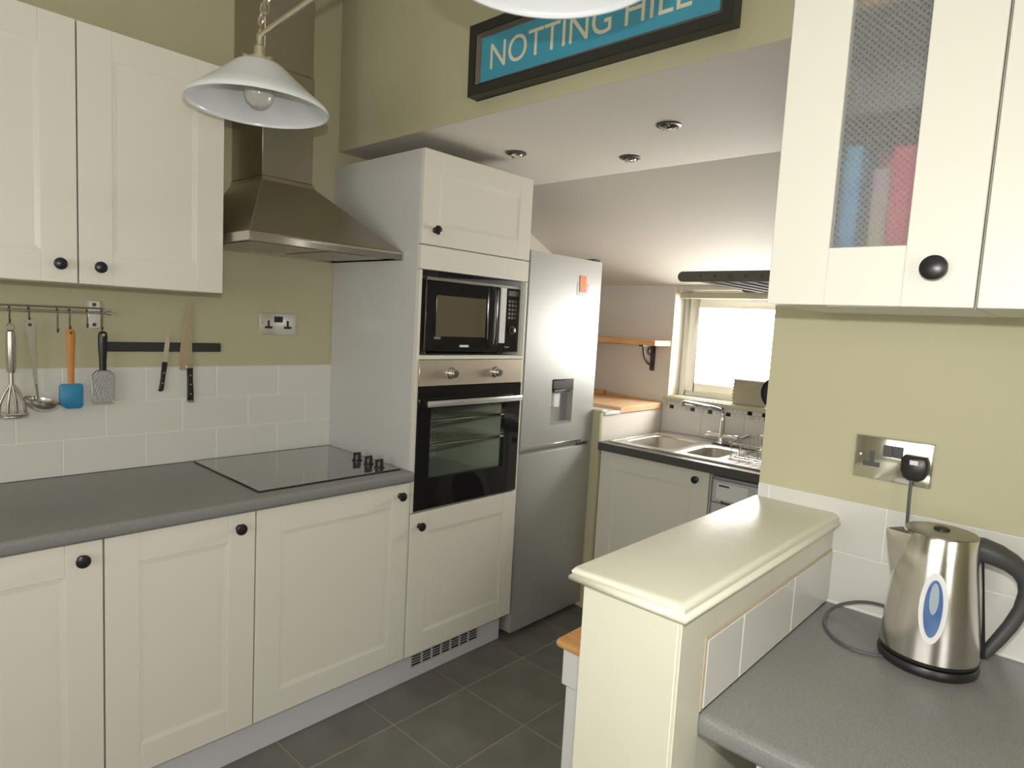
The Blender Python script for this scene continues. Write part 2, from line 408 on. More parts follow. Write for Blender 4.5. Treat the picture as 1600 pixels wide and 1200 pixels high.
# low ledge wall behind the fridge
lw = struct('wall_ledge', B().box(0.0, 0.622, 1.205, 1.844, 0, 1.044), 'white_paint')
B().box(0.575, 0.632, 1.196, 1.2049, 0, 1.066).box(.622, .632, 1.205, 1.222, 0, 1.066).build('end_board', 'olive', lw, bevel=.002)
B().box(.558, .640, 1.196, 1.24, 1.0665, 1.078).build('end_cap', 'pony', lw, bevel=.003)
B().box(.001, .632, 1.2402, 1.384, 1.0445, 1.062).build('ledge_board', 'white', lw, bevel=.003)

# window
wn = struct('window_1', B().box(WX0+.001, WX0+.04, 1.965, 2.015, WZ0+.001, WZ1-.001).box(WX1-.04, WX1-.001, 1.965, 2.015, WZ0+.001, WZ1-.001)
            .box(WX0+.04, WX1-.04, 1.965, 2.015, WZ1-.04, WZ1-.001).box(WX0+.04, WX1-.04, 1.965, 2.015, WZ0+.001, WZ0+.035), 'frame', bevel=.003)
B().box(WX0+.041, WX0+.10, 1.955, 2.005, WZ0+.036, WZ1-.041).box(WX1-.10, WX1-.041, 1.955, 2.005, WZ0+.036, WZ1-.041)\
   .box(WX0+.10, WX1-.10, 1.955, 2.005, WZ1-.10, WZ1-.041).box(WX0+.10, WX1-.10, 1.955, 2.005, WZ0+.036, WZ0+.085).build('sash', 'frame', wn, bevel=.003)
B().box(WX0+.098, WX1-.098, 1.975, 1.981, WZ0+.083, WZ1-.098).build('pane', 'pane', wn)
B().box(WX0-.02, WX1+.02, 1.822, 1.8445, 1.098, 1.121).box(WX0+.001, WX1-.001, 1.8445, 1.964, 1.1222, 1.1262).build('sill', 'beige', wn, bevel=.002)
bl = tag(B().box(WX0+.02, WX1-.02, 1.86, 1.905, 1.694, 1.728).build('blind_cassette', 'beige', None, bevel=.004), 'beige roller blind cassette across the top of the sink window', 'blind')

# mosaic band and splash tiles under the window
B().box(.64, 1.9, 1.8425, 1.8448, 1.052, 1.096).build('grout', 'mosgrey', wfar)
for r in range(2):
    z = 1.063 + r*.0225
    x = .645 + r*.013
    while x < 1.32:
        c = random.choice(['mosblack', 'moswhite', 'mosgrey', 'moswhite']) if not (r == 0 and abs(x-.67) < .01) else 'mosblack'
        tile_obj(wfar, 'mosaic_tile', (x+.013, 1.841, z), (.0245, .003, .0205), c, .0008)
        x += .0265
B().box(.625, 1.9, 1.8425, 1.8448, .912, 1.052).build('grout', 'grout', wfar)
for k in range(5):
    tile_obj(wfar, 'tile', (.75+k*.25, 1.8405, .981), (.2478, .004, .136), 'moswhite')

# ================================================================== LEFT SIDE
# base cabinets
FB = FX(0.60)
def base_cabinet(y0, y1, label, parts):
    T = thing('base_cabinet', label, 'cabinet', (0.3, (y0+y1)/2, 0.15), 'ivory base cabinets under the left worktop')
    b = B().box(.012, .579, y0+.0005, y0+.018, .151, .869).box(.012, .579, y1-.018, y1-.0005, .151, .869).box(.012, .579, y0+.018, y1-.018, .151, .169).box(.012, .02, y0+.018, y1-.018, .169, .869).box(.012, .579, y0+.018, y1-.018, .851, .869)
    b.build('carcass', 'carcass', T)
    for a0, a1, ka in parts: door(T, FB, a0, a1, .152, .866, (ka, .822))
    return T
base_cabinet(-.615, -.001, 'wide ivory shaker base cabinet directly under the hob', [(-.6125, -.0035, -.052)])
base_cabinet(-1.035, -.616, 'narrow ivory base cabinet just left of the cabinet under the hob', [(-1.033, -.6175, -.670)])
base_cabinet(-1.455, -1.036, 'ivory base cabinet at the left edge of the photo', [(-1.453, -1.038, -1.087)])
# plinth
T = thing('plinth', 'white plinth board with vent along the floor under the cabinets', 'plinth', (.53, -.5, 0))
B().box(.515, .533, -1.9, .618, 0.001, .149).build('board', 'plinth', T, bevel=.001)
b = B().box(.5332, .5365, .085, .475, .050, .056).box(.5332, .5365, .085, .475, .122, .128).box(.5332, .5365, .085, .092, .056, .122).box(.5332, .5365, .468, .475, .056, .122)
for i in range(6): b.box(.5332, .536, .092+(i+1)*.0537-.005, .092+(i+1)*.0537+.005, .056, .122)
for i in range(5): b.box(.5332, .5358, .092, .468, .066+i*.0115, .0695+i*.0115)
vg = b.build('vent_grille', 'wmgrey', T); vg['label'] = 'pale grey slotted vent grille'
B().box(.5331, .5334, .09, .47, .054, .124).build('vent_backing', 'black', T)

# worktop, with a slightly rounded front
T = tag(recenter(B().rings([[(x, y, z) for x, z in ((.002, .87), (.606, .87), (.614, .873), (.617, .880), (.617, .899), (.614, .906), (.606, .910), (.002, .910))] for y in (-1.95, -.0005)]).build('worktop', 'worktop', None, ang=1.0), (.3, -.9, .87)),
    'long dark grey laminate worktop under the utensil rail', 'worktop')
B().box(.02, .6165, -.0004, .0016, .871, .909).build('end_strip', 'greyplast', T) if False else None

# hob
T = thing('hob', 'black glass hob let into the left worktop', 'hob', (.3, -.3, .91))
B().box(.035, .560, -.590, -.022, .9102, .914).build('trim', 'black', T, bevel=.001)
B().box(.038, .557, -.587, -.025, .9141, .9165).build('glass_plate', 'hobglass', T, bevel=.001)
for x in (.352, .432, .503):
    b = B().lathe([(.0205, 0), (.0205, .003), (.016, .005), (.0155, .027), (.013, .030), (0, .0305)], (x, -.082, .9166), (0, 0, 1), 24)
    b.box(x-.003, x+.003, -.098, -.066, .925, .949)
    b.build('knob', 'black', T)
# upper left cabinet
T = thing('wall_cabinet', 'ivory double-door wall cabinet above the utensil rail', 'cabinet', (.16, -1.03, 1.545))
B().box(.001, .329, -1.434, -1.416, 1.545, 2.262).box(.001, .329, -.641, -.6225, 1.545, 2.262).box(.001, .329, -1.416, -.641, 1.545, 1.563).box(.001, .329, -1.416, -.641, 2.244, 2.262).box(.001, .01, -1.416, -.641, 1.563, 2.244).build('carcass', 'cream', T)
FU = FX(0.35)
door(T, FU, -1.026, -.6225, 1.545, 2.262, (-.977, 1.595), kr=.0165)
door(T, FU, -1.434, -1.030, 1.545, 2.262, (-1.074, 1.596), kr=.0165)

# cooker hood
T = thing('cooker_hood', 'stainless steel pyramid cooker hood above the hob', 'cooker hood', (.25, -.3, 1.715))
b = B()
zb, zl = 1.716, 1.745
b.box(.002, .500, -.606, -.601, zb, zl).box(.002, .500, -.009, -.004, zb, zl).box(.495, .500, -.601, -.009, zb, zl).box(.002, .007, -.601, -.009, zb, zl)
b.build('lip', 'steel', T, bevel=.0008)
B().frust([(.002, .498, -.604, -.006, zl+.0005), (.002, .262, -.452, -.244, 1.958), (.002, .255, -.448, -.248, 1.975)]).build('canopy', 'hoodsteel', T, smooth=False, bevel=.002)
B().box(.008, .494, -.600, -.010, 1.722, 1.728).build('underside', 'panelsteel', T)
for y in (-.45, -.16):
    b = B()
    for i in range(12): b.box(.10+i*.028, .118+i*.028, y-.12, y+.12, 1.7175, 1.7215)
    b.build('grease_filter', 'satin', T)
B().box(.003, .250, -.447, -.249, 1.9755, 2.36).build('lower_chimney', 'hoodsteel', T, bevel=.002)
B().box(.003, .246, -.443, -.253, 2.3605, 2.899).build('upper_chimney', 'hoodsteel', T, bevel=.002)

# tall oven housing
HT = 2.124
T = thing('tall_cabinet', 'tall ivory and white housing around the microwave and oven', 'cabinet', (.3, .3, 0))
B().box(.003, .582, 0.0005, .018, .15, HT).box(.003, .514, .0005, .018, 0, .1499).build('side_panel', 'laminate', T, bevel=.001)
B().box(.003, .582, .592, .610, .15, HT).box(.003, .514, .592, .610, 0, .1499).build('side_panel', 'laminate', T, bevel=.001)
B().box(.003, .580, .0185, .5915, HT-.018, HT).build('top_board', 'laminate', T); B().box(.003, .58, .0185, .5915, 1.768, 1.784).build('niche_top', 'laminate', T)
B().box(.003, .02, .0185, .5915, .15, HT-.019).build('back_board', 'carcass', T)
B().box(.021, .59, .0185, .5915, 1.341, 1.357).build('oven_shelf', 'cream', T)
B().box(.021, .579, .0185, .5915, .735, .751).build('lower_shelf', 'carcass', T)
for e0, e1 in ((.0005, .0125), (.598, .610)): B().box(.5825, .602, e0, e1, .742, 1.681).build('front_edging', 'cream', T, bevel=.001)
B().box(.5825, .602, .0125, .598, 1.343, 1.354).build('shelf_edging', 'cream', T, bevel=.001)
FT = FX(.603)
door(T, FT, .002, .609, 1.777, 2.124, (.062, 1.832), w=.078)
door(T, FT, .002, .609, 1.684, 1.772, name='filler_panel', solid=True)
door(T, FT, .002, .609, .152, .738, (.045, .686))

# microwave
T = thing('microwave', 'black microwave in the niche above the oven', 'microwave', (.35, .31, 1.357))
B().box(.15, .566, .048, .585, 1.371, 1.655).build('body', 'black', T, bevel=.006, seg=2)
for fx in (.20, .50):
    for fy in (.08, .52): B().cyl((fx+.015, fy+.015, 1.3572), (fx+.015, fy+.015, 1.3709), .014).build('foot', 'rubber', T)
FM = FX(.582)
d = B().mbox(FM, .052, .462, 1.372, 1.647, 0, .015).build('door', 'blackglass', T, bevel=.003)
B().mbox(FM, .105, .375, 1.432, 1.592, -.0012, -.0001).build('window', 'mwglass', d)
b = B().mbox(FM, .050, .591, 1.6475, 1.6585, -.003, .015)
b.build('top_trim', 'satin', T)
B().mbox(FM, .5845, .5912, 1.372, 1.647, -.0015, .015).build('side_trim', 'satin', T)
B().mbox(FM, .0475, .0515, 1.374, 1.6465, -.0015, .004).build('side_trim', 'chrome', T)
b = B().tube([(.583, .405, 1.645), (.602, .405, 1.632), (.606, .405, 1.58), (.606, .405, 1.45), (.602, .405, 1.405), (.583, .405, 1.395)], [.006]*6, 10)
b.build('handle', 'black', d)
for e0 in (.388, .446): B().mbox(FM, e0, e0+.004, 1.40, 1.64, -.0015, -.0001).build('door_strip', 'chrome', d)
B().mbox(FM, .463, .497, 1.410, 1.647, -.002, .015).build('silver_strip', 'white', T)['label'] = 'silver vertical trim strip'
cp = B().mbox(FM, .498, .584, 1.372, 1.647, 0, .015).mbox(FM, .463, .497, 1.372, 1.409, 0, .015).build('control_panel', 'blackglass', T, bevel=.001)
B().lathe([(.017, 0), (.017, .004), (.0155, .012), (.012, .014), (0, .0142)], (.5822, .540, 1.467), (1, 0, 0), 24).build('dial', 'black', cp)
B().tube([(.5868, .540+.0165*math.cos(i*PI/12), 1.467+.0165*math.sin(i*PI/12)) for i in range(24)], .0016, 6, closed=True).build('dial_ring', 'chrome', cp)
b = B()
for i in range(5):
    for j in range(3): b.mbox(FM, .513+j*.020, .527+j*.020, 1.515+i*.018, 1.526+i*.018, -.0006, -.0001)
b.build('button', 'dgrey', cp)
B().mbox(FM, .510, .572, 1.615, 1.638, -.0006, -.0001).build('display', 'dgrey', cp)
B().mbox(FM, .098, .132, 1.420, 1.430, -.0007, -.0001).build('badge', 'satin', d)
B().mbox(FM, .235, .285, 1.390, 1.399, -.0007, -.0001).build('badge', 'white', d)
B().mbox(FM, .500, .530, 1.391, 1.394, -.0007, -.0001).build('badge', 'satin', cp)

# oven
T = thing('oven', 'built-in oven with steel control panel under the microwave', 'oven', (.3, .3, .752))
FO = FX(.606)
B().mbox(FO, .0135, .596, 1.238, 1.340, 0, .022).build('control_panel', 'panelsteel', T, bevel=.002)
for y in (.175, .427):
    kb = B().lathe([(.024, 0), (.024, .003), (.018, .004), (.018, .006), (.0165, .028), (.014, .031), (0, .0315)], (.6061, y, 1.287), (1, 0, 0), 28)
    kb.build('knob', 'chrome', T)
b = B().box(.06, .575, .025, .030, .76, 1.232).box(.06, .575, .58, .585, .76, 1.232).box(.06, .575, .030, .58, .756, .762).box(.06, .575, .030, .58, 1.228, 1.234).box(.06, .065, .030, .58, .762, 1.228)
b.build('cavity', 'cavity', T)
b = B()
fa, fb_, fz0, fz1 = .079, .500, .868, 1.150
b.mbox(FO, .0135, fa, .748, 1.236, 0, .022).mbox(FO, fb_, .596, .748, 1.236, 0, .022).mbox(FO, fa, fb_, fz1, 1.236, 0, .022).mbox(FO, fa, fb_, .748, fz0, 0, .022)
d = b.build('door', 'blackglass', T)
B().mbox(FO, fa-.0, fb_+.0, fz0, fz1, .002, .006).build('window', 'ovenpane', d)
B().mbox(lambda a, z, dd: (.640-dd, a, z), .040, .575, 1.160, 1.184, 0, .012).build('handle', 'platechrome', d, bevel=.003, seg=2)
for e0 in (.055, .540): B().mbox(lambda a, z, dd: (.629-dd, a, z), e0, e0+.02, 1.163, 1.181, 0, .0225).build('handle_bracket', 'satin', d)
for z in (1.085, .985):
    b = B()
    for i in range(13): b.tube([(.08+i*.036, .034, z), (.08+i*.036, .576, z)], .002, 6)
    b.tube([(.545, .034, z+.002), (.545, .576, z+.002)], .006, 6).tube([(.075, .034, z), (.075, .576, z)], .003, 6)
    b.build('rack', 'satin', T)
B().box(.08, .54, .04, .57, .80, .806).build('tray', 'cavity', T)

# fridge freezer
T = thing('fridge_freezer', 'tall silver fridge freezer with water dispenser beside the oven housing', 'fridge', (.3, .91, 0))
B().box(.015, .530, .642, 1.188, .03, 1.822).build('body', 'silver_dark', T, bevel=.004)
for y in (.67, 1.15):
    B().cyl((.47, y, 0), (.47, y, .031), .016).build('foot', 'rubber', T)
FF = FX(.585)
b = B()
ra, rb_, rz0, rz1 = .845, 1.012, 1.020, 1.240
b.mbox(FF, .640, ra, .912, 1.829, 0, .053).mbox(FF, rb_, 1.190, .912, 1.829, 0, .053).mbox(FF, ra, rb_, rz1, 1.829, 0, .053).mbox(FF, ra, rb_, .912, rz0, 0, .053)
d = b.build('upper_door', 'silver', T)
B().mbox(FF, ra, rb_, rz0, rz1, .035, .045).build('dispenser_recess', 'greyplast', d)
B().mbox(FF, ra+.002, rb_-.002, 1.190, rz1-.002, -.004, .034).build('dispenser_head', 'black', d, bevel=.004)
B().mbox(FF, ra+.02, rb_-.03, 1.176, 1.189, -.006, .03).build('dispenser_lip', 'chrome', d, bevel=.002)
B().mbox(FF, ra+.025, ra+.075, 1.10, 1.172, .006, .030).build('dispenser_paddle', 'white', d, bevel=.005)
B().mbox(FF, ra+.004, rb_-.004, rz0+.001, rz0+.012, .0, .034).build('drip_tray', 'silver_dark', d)
B().mbox(FF, .660, 1.10, .916, .928, -.003, -.0002).build('grip_edge', 'satin', d, bevel=.001)
B().mbox(FF, 1.08, 1.16, .896, .911, .004, .03).build('hinge_cover', 'dgrey', T)
B().mbox(FF, .640, 1.190, .035, .895, 0, .053).build('lower_door', 'silver', T, bevel=.006, seg=2)
B().mbox(FF, .645, 1.185, .8955, .9115, .012, .05).build('door_gap', 'silver_dark', T)
B().box(.50, .575, 1.13, 1.185, 1.8295, 1.842).build('hinge_cap', 'dgrey', T, bevel=.003)
nt_ = B().mbox(FF, .990, 1.085, 1.652, 1.715, -.0012, -.0002).build('magnet', 'silver_dark', d, bevel=.0005)
nt_['label'] = 'small grey framed magnet'
n2 = B().mbox(FF, 1.010, 1.062, 1.668, 1.748, -.003, -.0013).build('magnet_picture', 'tag', nt_)
n2['label'] = 'small orange picture on the magnet'

# utensil rail
T = thing('utensil_rail', 'steel utensil rail on the wall under the wall cabinet', 'rail', (.03, -1.1, 1.455))
B().tube([(.032, -1.75, 1.452), (.032, -.870, 1.459)], .0042, 10).build('rail', 'satin', T)
B().tube([(.020, -1.75, 1.468), (.020, -.878, 1.473)], .003, 8).build('rail', 'satin', T)
for y in (-.905, -1.70):
    br = B().box(.0003, .012, y-.019, y+.019, 1.404, 1.499).build('bracket', 'platewhite', T, bevel=.003)
    for zz in (1.485, 1.418): B().cyl((.0121, y, zz), (.0135, y, zz), .006).build('screw', 'dgrey', br)
    B().tube([(.0125, y, 1.457), (.032, y, 1.458)], .0045, 8).build('stand_off', 'chrome', br)
B().cyl((.032, -.872, 1.459), (.032, -.862, 1.459), .0075).build('end_cap', 'chrome', T)

def hook(y, label, drop=.05, group=None):
    z = 1.459
    p = [(.032+.0065*math.cos(t), y, z+.0065*math.sin(t)) for t in [PI*(1.15-i*.16) for i in range(8)]]
    p = [(.0255, y, z-.004)] + p[::1][:0] + [(.0262, y, z+.004), (.032, y, z+.0075), (.0385, y, z+.002), (.0385, y, z-.012), (.036, y, z-drop*.6), (.033, y, z-drop+.004), (.036, y, z-drop-.002), (.043, y, z-drop+.001), (.046, y, z-drop+.010)]
    o = B().tube(p, .0021, 8).build('hook', 'darkmetal', None)
    recenter(o, (.035, y, z-drop))
    tag(o, label, 'hook', 'hooks on the utensil rail')
hook(-1.136, 'dark rail hook holding the potato masher', .040)
hook(-1.087, 'dark rail hook holding the steel ladle', .034)
hook(-1.013, 'empty dark rail hook between ladle and orange-handled spatula', .066)
hook(-.980, 'dark rail hook holding the orange-handled spatula', .055)
hook(-.931, 'empty dark rail hook between spatula and hand grater', .048)
hook(-.889, 'dark rail hook holding the black-handled grater', .056)

# masher
U = .044
T = thing('potato_masher', 'steel potato masher hanging leftmost on the utensil rail', 'masher', (U, -1.136, 1.127))
y = -1.136
B().lathe([(.0, 0), (.010, .002), (.0125, .012), (.013, .10), (.012, .128), (.006, .134), (0, .135)], (U, y, 1.262), (0, 0, 1), 20).build('handle', 'satin', T)
B().tube([(U+.0*math.cos(t), y+.010*math.sin(t), 1.404+.011*math.cos(t)) for t in [i*2*PI/16 for i in range(16)]], .002, 6, closed=True).build('hanging_loop', 'satin', T)
B().tube([(U, y, 1.263), (U, y, 1.222)], .0065, 10).build('shank', 'steel', T)
for k in (-1, -.33, .33, 1):
    B().tube([(U+.002, y+k*.004, 1.226), (U+.004, y+k*.016, 1.205), (U+.006, y+k*.030, 1.170), (U+.004, y+k*.034, 1.135)], .0042, 8).build('prong', 'steel', T)
b = B().lathe([(.040, 0), (.042, .002), (.042, .006), (.040, .008)], (U+.004, y, 1.127), (0, 0, 1), 28, True, True)
for k in range(-3, 4): b.tube([(U+.004+k*.011, y-.03, 1.137), (U+.004+k*.011, y+.03, 1.137)], .002, 6)
b.build('mashing_plate', 'steel', T)

# ladle
T = thing('ladle', 'steel ladle hanging between masher and spatula', 'ladle', (U, -1.08, 1.143))
y = -1.087
b = B().rings([[(U-.0015, y-hw_+dy, z), (U+.0015, y-hw_+dy, z), (U+.0015, y+hw_+dy, z), (U-.0015, y+hw_+dy, z)] for hw_, dy, z in ((.007, 0, 1.428), (.0115, 0, 1.42), (.0125, 0, 1.40), (.0085, .003, 1.36), (.006, .008, 1.30), (.0045, .013, 1.225))])
b.build('handle', 'satin', T)
B().tube([(U+.002, -1.074, 1.227), (U+.003, -1.072, 1.200), (U+.006, -1.072, 1.180)], .004, 8).build('neck', 'chrome', T)
prof = [(.047*math.cos(a_), -.032*math.sin(a_)) for a_ in [i*PI/2/8 for i in range(9)]]
prof2 = [(max(r-.002, 1e-5), h+.002) for r, h in prof[::-1]]
b = B(); R = []
ax = Vector((.10, .25, 1)).normalized(); c = Vector((U+.042, -1.066, 1.178))
u_ = ax.orthogonal().normalized(); v_ = ax.cross(u_)
for r, h in prof+prof2: R.append([c+ax*h+(u_*math.cos(2*PI*i/28)+v_*math.sin(2*PI*i/28))*max(r, 1e-5) for i in range(28)])
b.rings(R, False, False); b.build('bowl', 'steel', T)

B().cyl((U+.0018, -1.087, 1.413), (U+.0026, -1.087, 1.413), .0055, n=14).build('hanging_hole', 'darkmetal', bpy.data.objects['ladle'])
# spatula
T = thing('spatula', 'spatula with orange wooden handle and blue head on the utensil rail', 'spatula', (U, -.98, 1.142))
y = -.980
B().rings([[(U+dx*math.cos(t)*.35, y+dx*math.sin(t)+0, z) for t in [i*2*PI/12 for i in range(12)]] for dx, z in ((.006, 1.402), (.0125, 1.396), (.0135, 1.38), (.0105, 1.33), (.0095, 1.28), (.0085, 1.223))]).build('handle', 'woodhandle', T)
B().cyl((U+.0032, y, 1.390), (U+.0058, y, 1.390), .004, n=12).build('hanging_hole', 'darkmetal', T)
B().prism([(U-.005, yy, zz) for yy, zz in ((y-.033, 1.218), (y-.026, 1.2235), (y+.026, 1.2235), (y+.033, 1.218), (y+.033, 1.150), (y+.027, 1.142), (y-.012, 1.142), (y-.028, 1.152), (y-.033, 1.165))], (.010, 0, 0)).build('head', 'blue', T, bevel=.002, seg=2)

# grater
T = thing('hand_grater', 'flat steel hand grater with black handle left of the magnetic strip', 'grater', (U, -.889, 1.154))
y = -.889
B().rings([[(U+r_*.55*math.cos(t), y+r_*math.sin(t), z) for t in [i*2*PI/12 for i in range(12)]] for r_, z in ((.005, 1.398), (.012, 1.394), (.0145, 1.38), (.0135, 1.34), (.011, 1.30), (.0105, 1.266))]).build('handle', 'black', T)
B().cyl((U+.0075, y, 1.386), (U+.0095, y, 1.386), .005, n=12).build('hanging_hole', 'satin', T)
g = B().prism([(U-.001, yy, zz) for yy, zz in ((y-.031, 1.252), (y-.018, 1.264), (y+.018, 1.264), (y+.031, 1.252), (y+.031, 1.158), (y-.031, 1.158))], (.002, 0, 0)).build('grater_plate', 'grater', T)
B().tube([(U, y-.031, 1.155), (U, y-.0325, 1.252), (U, y-.018, 1.2655), (U, y+.018, 1.2655), (U, y+.0325, 1.252), (U, y+.031, 1.155)], .0022, 8).build('frame', 'satin', T)
B().box(U-.003, U+.004, y-.031, y+.031, 1.152, 1.1575).build('end_bar', 'chrome', T)

# magnetic strip and knives
tag(recenter(B().box(.0003, .013, -.880, -.484, 1.3275, 1.3605).build('magnetic_knife_strip', 'stripblack', None, bevel=.002), (.006, -.68, 1.3275)), 'black magnetic strip on the wall holding two knives', 'knife rack')
def along(y0, z0, y1, z1):
    d = Vector((0, y1-y0, z1-z0)); L = d.length; d.normalize(); n = Vector((0, d.z, -d.y))
    return lambda s, o, x: Vector((x, y0, z0)) + d*s + n*o, L
T = thing('paring_knife', 'small knife with white blade and black handle on the strip', 'knife', (.02, -.69, 1.18))
f, L = along(-.700, 1.184, -.672, 1.392)
B().prism([f(s, o, .0135) for s, o in ((.108, -.009), (.108, .008), (.17, .0075), (.20, .003), (.211, -.004), (.205, -.009))], (.0018, 0, 0)).build('blade', 'blade2', T)
h = B().prism([f(s, o, .0105) for s, o in ((0, -.009), (.0, .004), (.008, .008), (.05, .0075), (.107, .008), (.107, -.0085), (.05, -.006), (.012, -.0065))], (.012, 0, 0)).build('handle', 'black', T, bevel=.002)
for s in (.03, .068): B().cyl(f(s, 0, .0226), f(s, 0, .0232), .003, n=10).build('rivet', 'satin', h)
T = thing('chef_knife', 'large kitchen knife hanging point up right of the small knife', 'knife', (.02, -.60, 1.14))
f, L = along(-.598, 1.141, -.606, 1.52)
B().prism([f(s, o, .0135) for s, o in ((.127, .010), (.127, -.008), (.118, -.020), (.122, -.034), (.134, -.034), (.20, -.031), (.28, -.022), (.345, -.010), (.38, .004), (.36, .009), (.25, .011))], (.002, 0, 0)).build('blade', 'blade', T)
h = B().prism([f(s, o, .0105) for s, o in ((0, -.010), (0, .011), (.03, .012), (.08, .010), (.126, .011), (.126, -.009), (.08, -.008), (.03, -.009))], (.013, 0, 0)).build('handle', 'black', T, bevel=.002)
for s in (.03, .065, .10): B().cyl(f(s, .001, .0236), f(s, .001, .0243), .003, n=10).build('rivet', 'satin', h)
B().prism([f(s, o, .0095) for s, o in ((.1265, -.0095), (.1265, .0115), (.136, .011), (.136, -.010))], (.0150, 0, 0)).build('bolster', 'satin', T)
B().box(.0100, .0240, -.6085, -.5865, 1.1385, 1.1460).build('end_cap', 'satin', h)

# sockets
def pinhole(f, a, z, parent):
    b = B().mbox(f, a-.0035, a+.0035, z+.005, z+.019, -.0006, 0).mbox(f, a-.0145, a-.003, z-.010, z-.004, -.0006, 0).mbox(f, a+.003, a+.0145, z-.010, z-.004, -.0006, 0)
    return b
def socket(name, label, f, a0, a1, z0, z1, plug=None):
    c = f((a0+a1)/2, z0, 0)
    T = thing(name, label, 'socket', c, 'chrome wall sockets')
    B().mbox(f, a0, a1, z0, z1, -.009, -.0003).build('plate', 'plategreen' if plug else 'platechrome', T, bevel=.003, seg=2)
    g = lambda a, z, d: f(a, z, d-.0092)
    w = a1-a0; zm = (z0+z1)/2
    for k, u in enumerate((.235, .765)):
        a = a0+w*u
        m = 'dgrey' if plug is not None else 'black'
        b = B().mbox(g, a-.0045, a+.0045, zm-.010, zm+.014, -.0012, 0).mbox(g, a-.016, a+.016, zm-.019, zm-.0095, -.0012, 0)
        b.build('pin_insert', m, T)
    for k in (-1, 1):
        B().mbox(g, (a0+a1)/2+k*.0095-.009, (a0+a1)/2+k*.0095+.009, zm+.007, zm+.031, -.004, 0).build('switch', 'dgrey' if plug is not None else 'black', T, bevel=.001)
    for a in (a0+.012, a1-.012):
        B().lathe([(.0035, 0), (.003, .001), (0, .0013)], g(a, zm+.004, 0), outward(f), 12).build('screw', 'satin', T)
    return T
socket('wall_socket', 'chrome double wall socket left of the oven housing', FX(0.0), -.329, -.173, 1.399, 1.486)
socket('wall_socket', 'chrome double wall socket above the kettle with a plug in it', FY(0.012), 2.129, 2.276, 1.208, 1.301, plug=1)

# ================================================================== SIGN
T = thing('station_sign', 'framed blue NOTTING HILL sign high on the front wall', 'sign', (1.316, .0, 2.243))
FS = FY(-.033)
x0, x1, z0, z1 = .855, 1.777, 2.243, 2.468
fwid = .030
b = B()
def framepiece(b, X0, X1, Z0, Z1, w, d0, d1, d0b=None):
    for (p, q) in (((X0, Z0), (X1, Z0)), ((X1, Z0), (X1, Z1)), ((X1, Z1), (X0, Z1)), ((X0, Z1), (X0, Z0))):
        cx, cz = (X0+X1)/2, (Z0+Z1)/2
        def inn(pt, k): return (pt[0]+(k if pt[0] < cx else -k), pt[1]+(k if pt[1] < cz else -k))
        dd = d0 if d0b is None else d0b
        b.rings([[FS(*p, d0), FS(*p, d1), FS(*inn(p, w), d1), FS(*inn(p, w), dd)], [FS(*q, d0), FS(*q, d1), FS(*inn(q, w), d1), FS(*inn(q, w), dd)]])
framepiece(b, x0, x1, z0, z1, fwid, 0, .0448)
b.build('frame', 'signframe', T, bevel=.002, smooth=False)
b = B(); framepiece(b, x0+fwid, x1-fwid, z0+fwid, z1-fwid, .012, .004, .030, .014)
b.build('frame_lip', 'signlip', T, smooth=False)
B().mbox(FS, x0+fwid+.001, x1-fwid-.001, z0+fwid+.001, z1-fwid-.001, .016, .030).build('panel', 'signblue', T)
def text(s, parent, x, z, size, y, m, sx=1.0, width=None):
    cu = bpy.data.curves.new('lettering', 'FONT'); cu.body = s; cu.size = size; cu.extrude = .0004; cu.space_character = 1.0
    o = bpy.data.objects.new('tmp', cu); COL.objects.link(o)
    bpy.context.view_layer.update()
    me = bpy.data.meshes.new_from_object(o.evaluated_get(bpy.context.evaluated_depsgraph_get()))
    COL.objects.unlink(o); bpy.data.objects.remove(o)
    xs = [v.co.x for v in me.vertices]; k = (width/(max(xs)-min(xs))) if width else sx; mn = min(xs)
    org = ORG[parent.name]
    for v in me.vertices:
        v.co = Vector((x+(v.co.x-mn)*k, y-v.co.z, z+v.co.y)) - org
    me.materials.clear(); me.materials.append(M[m])
    me.flip_normals()
    ob = bpy.data.objects.new('lettering', me); COL.objects.link(ob); ob.parent = parent
    return ob
lt = text('NOTTING HILL', T, .942, 2.319, .115, -.0178, 'letter', width=.716)
lt['label'] = 'cream capital letters NOTTING HILL'
B().mbox(FS, x0+fwid+.010, x1-fwid-.010, z0+fwid+.010, z1-fwid-.010, .0095, .0115).build('glass', 'pane', T)

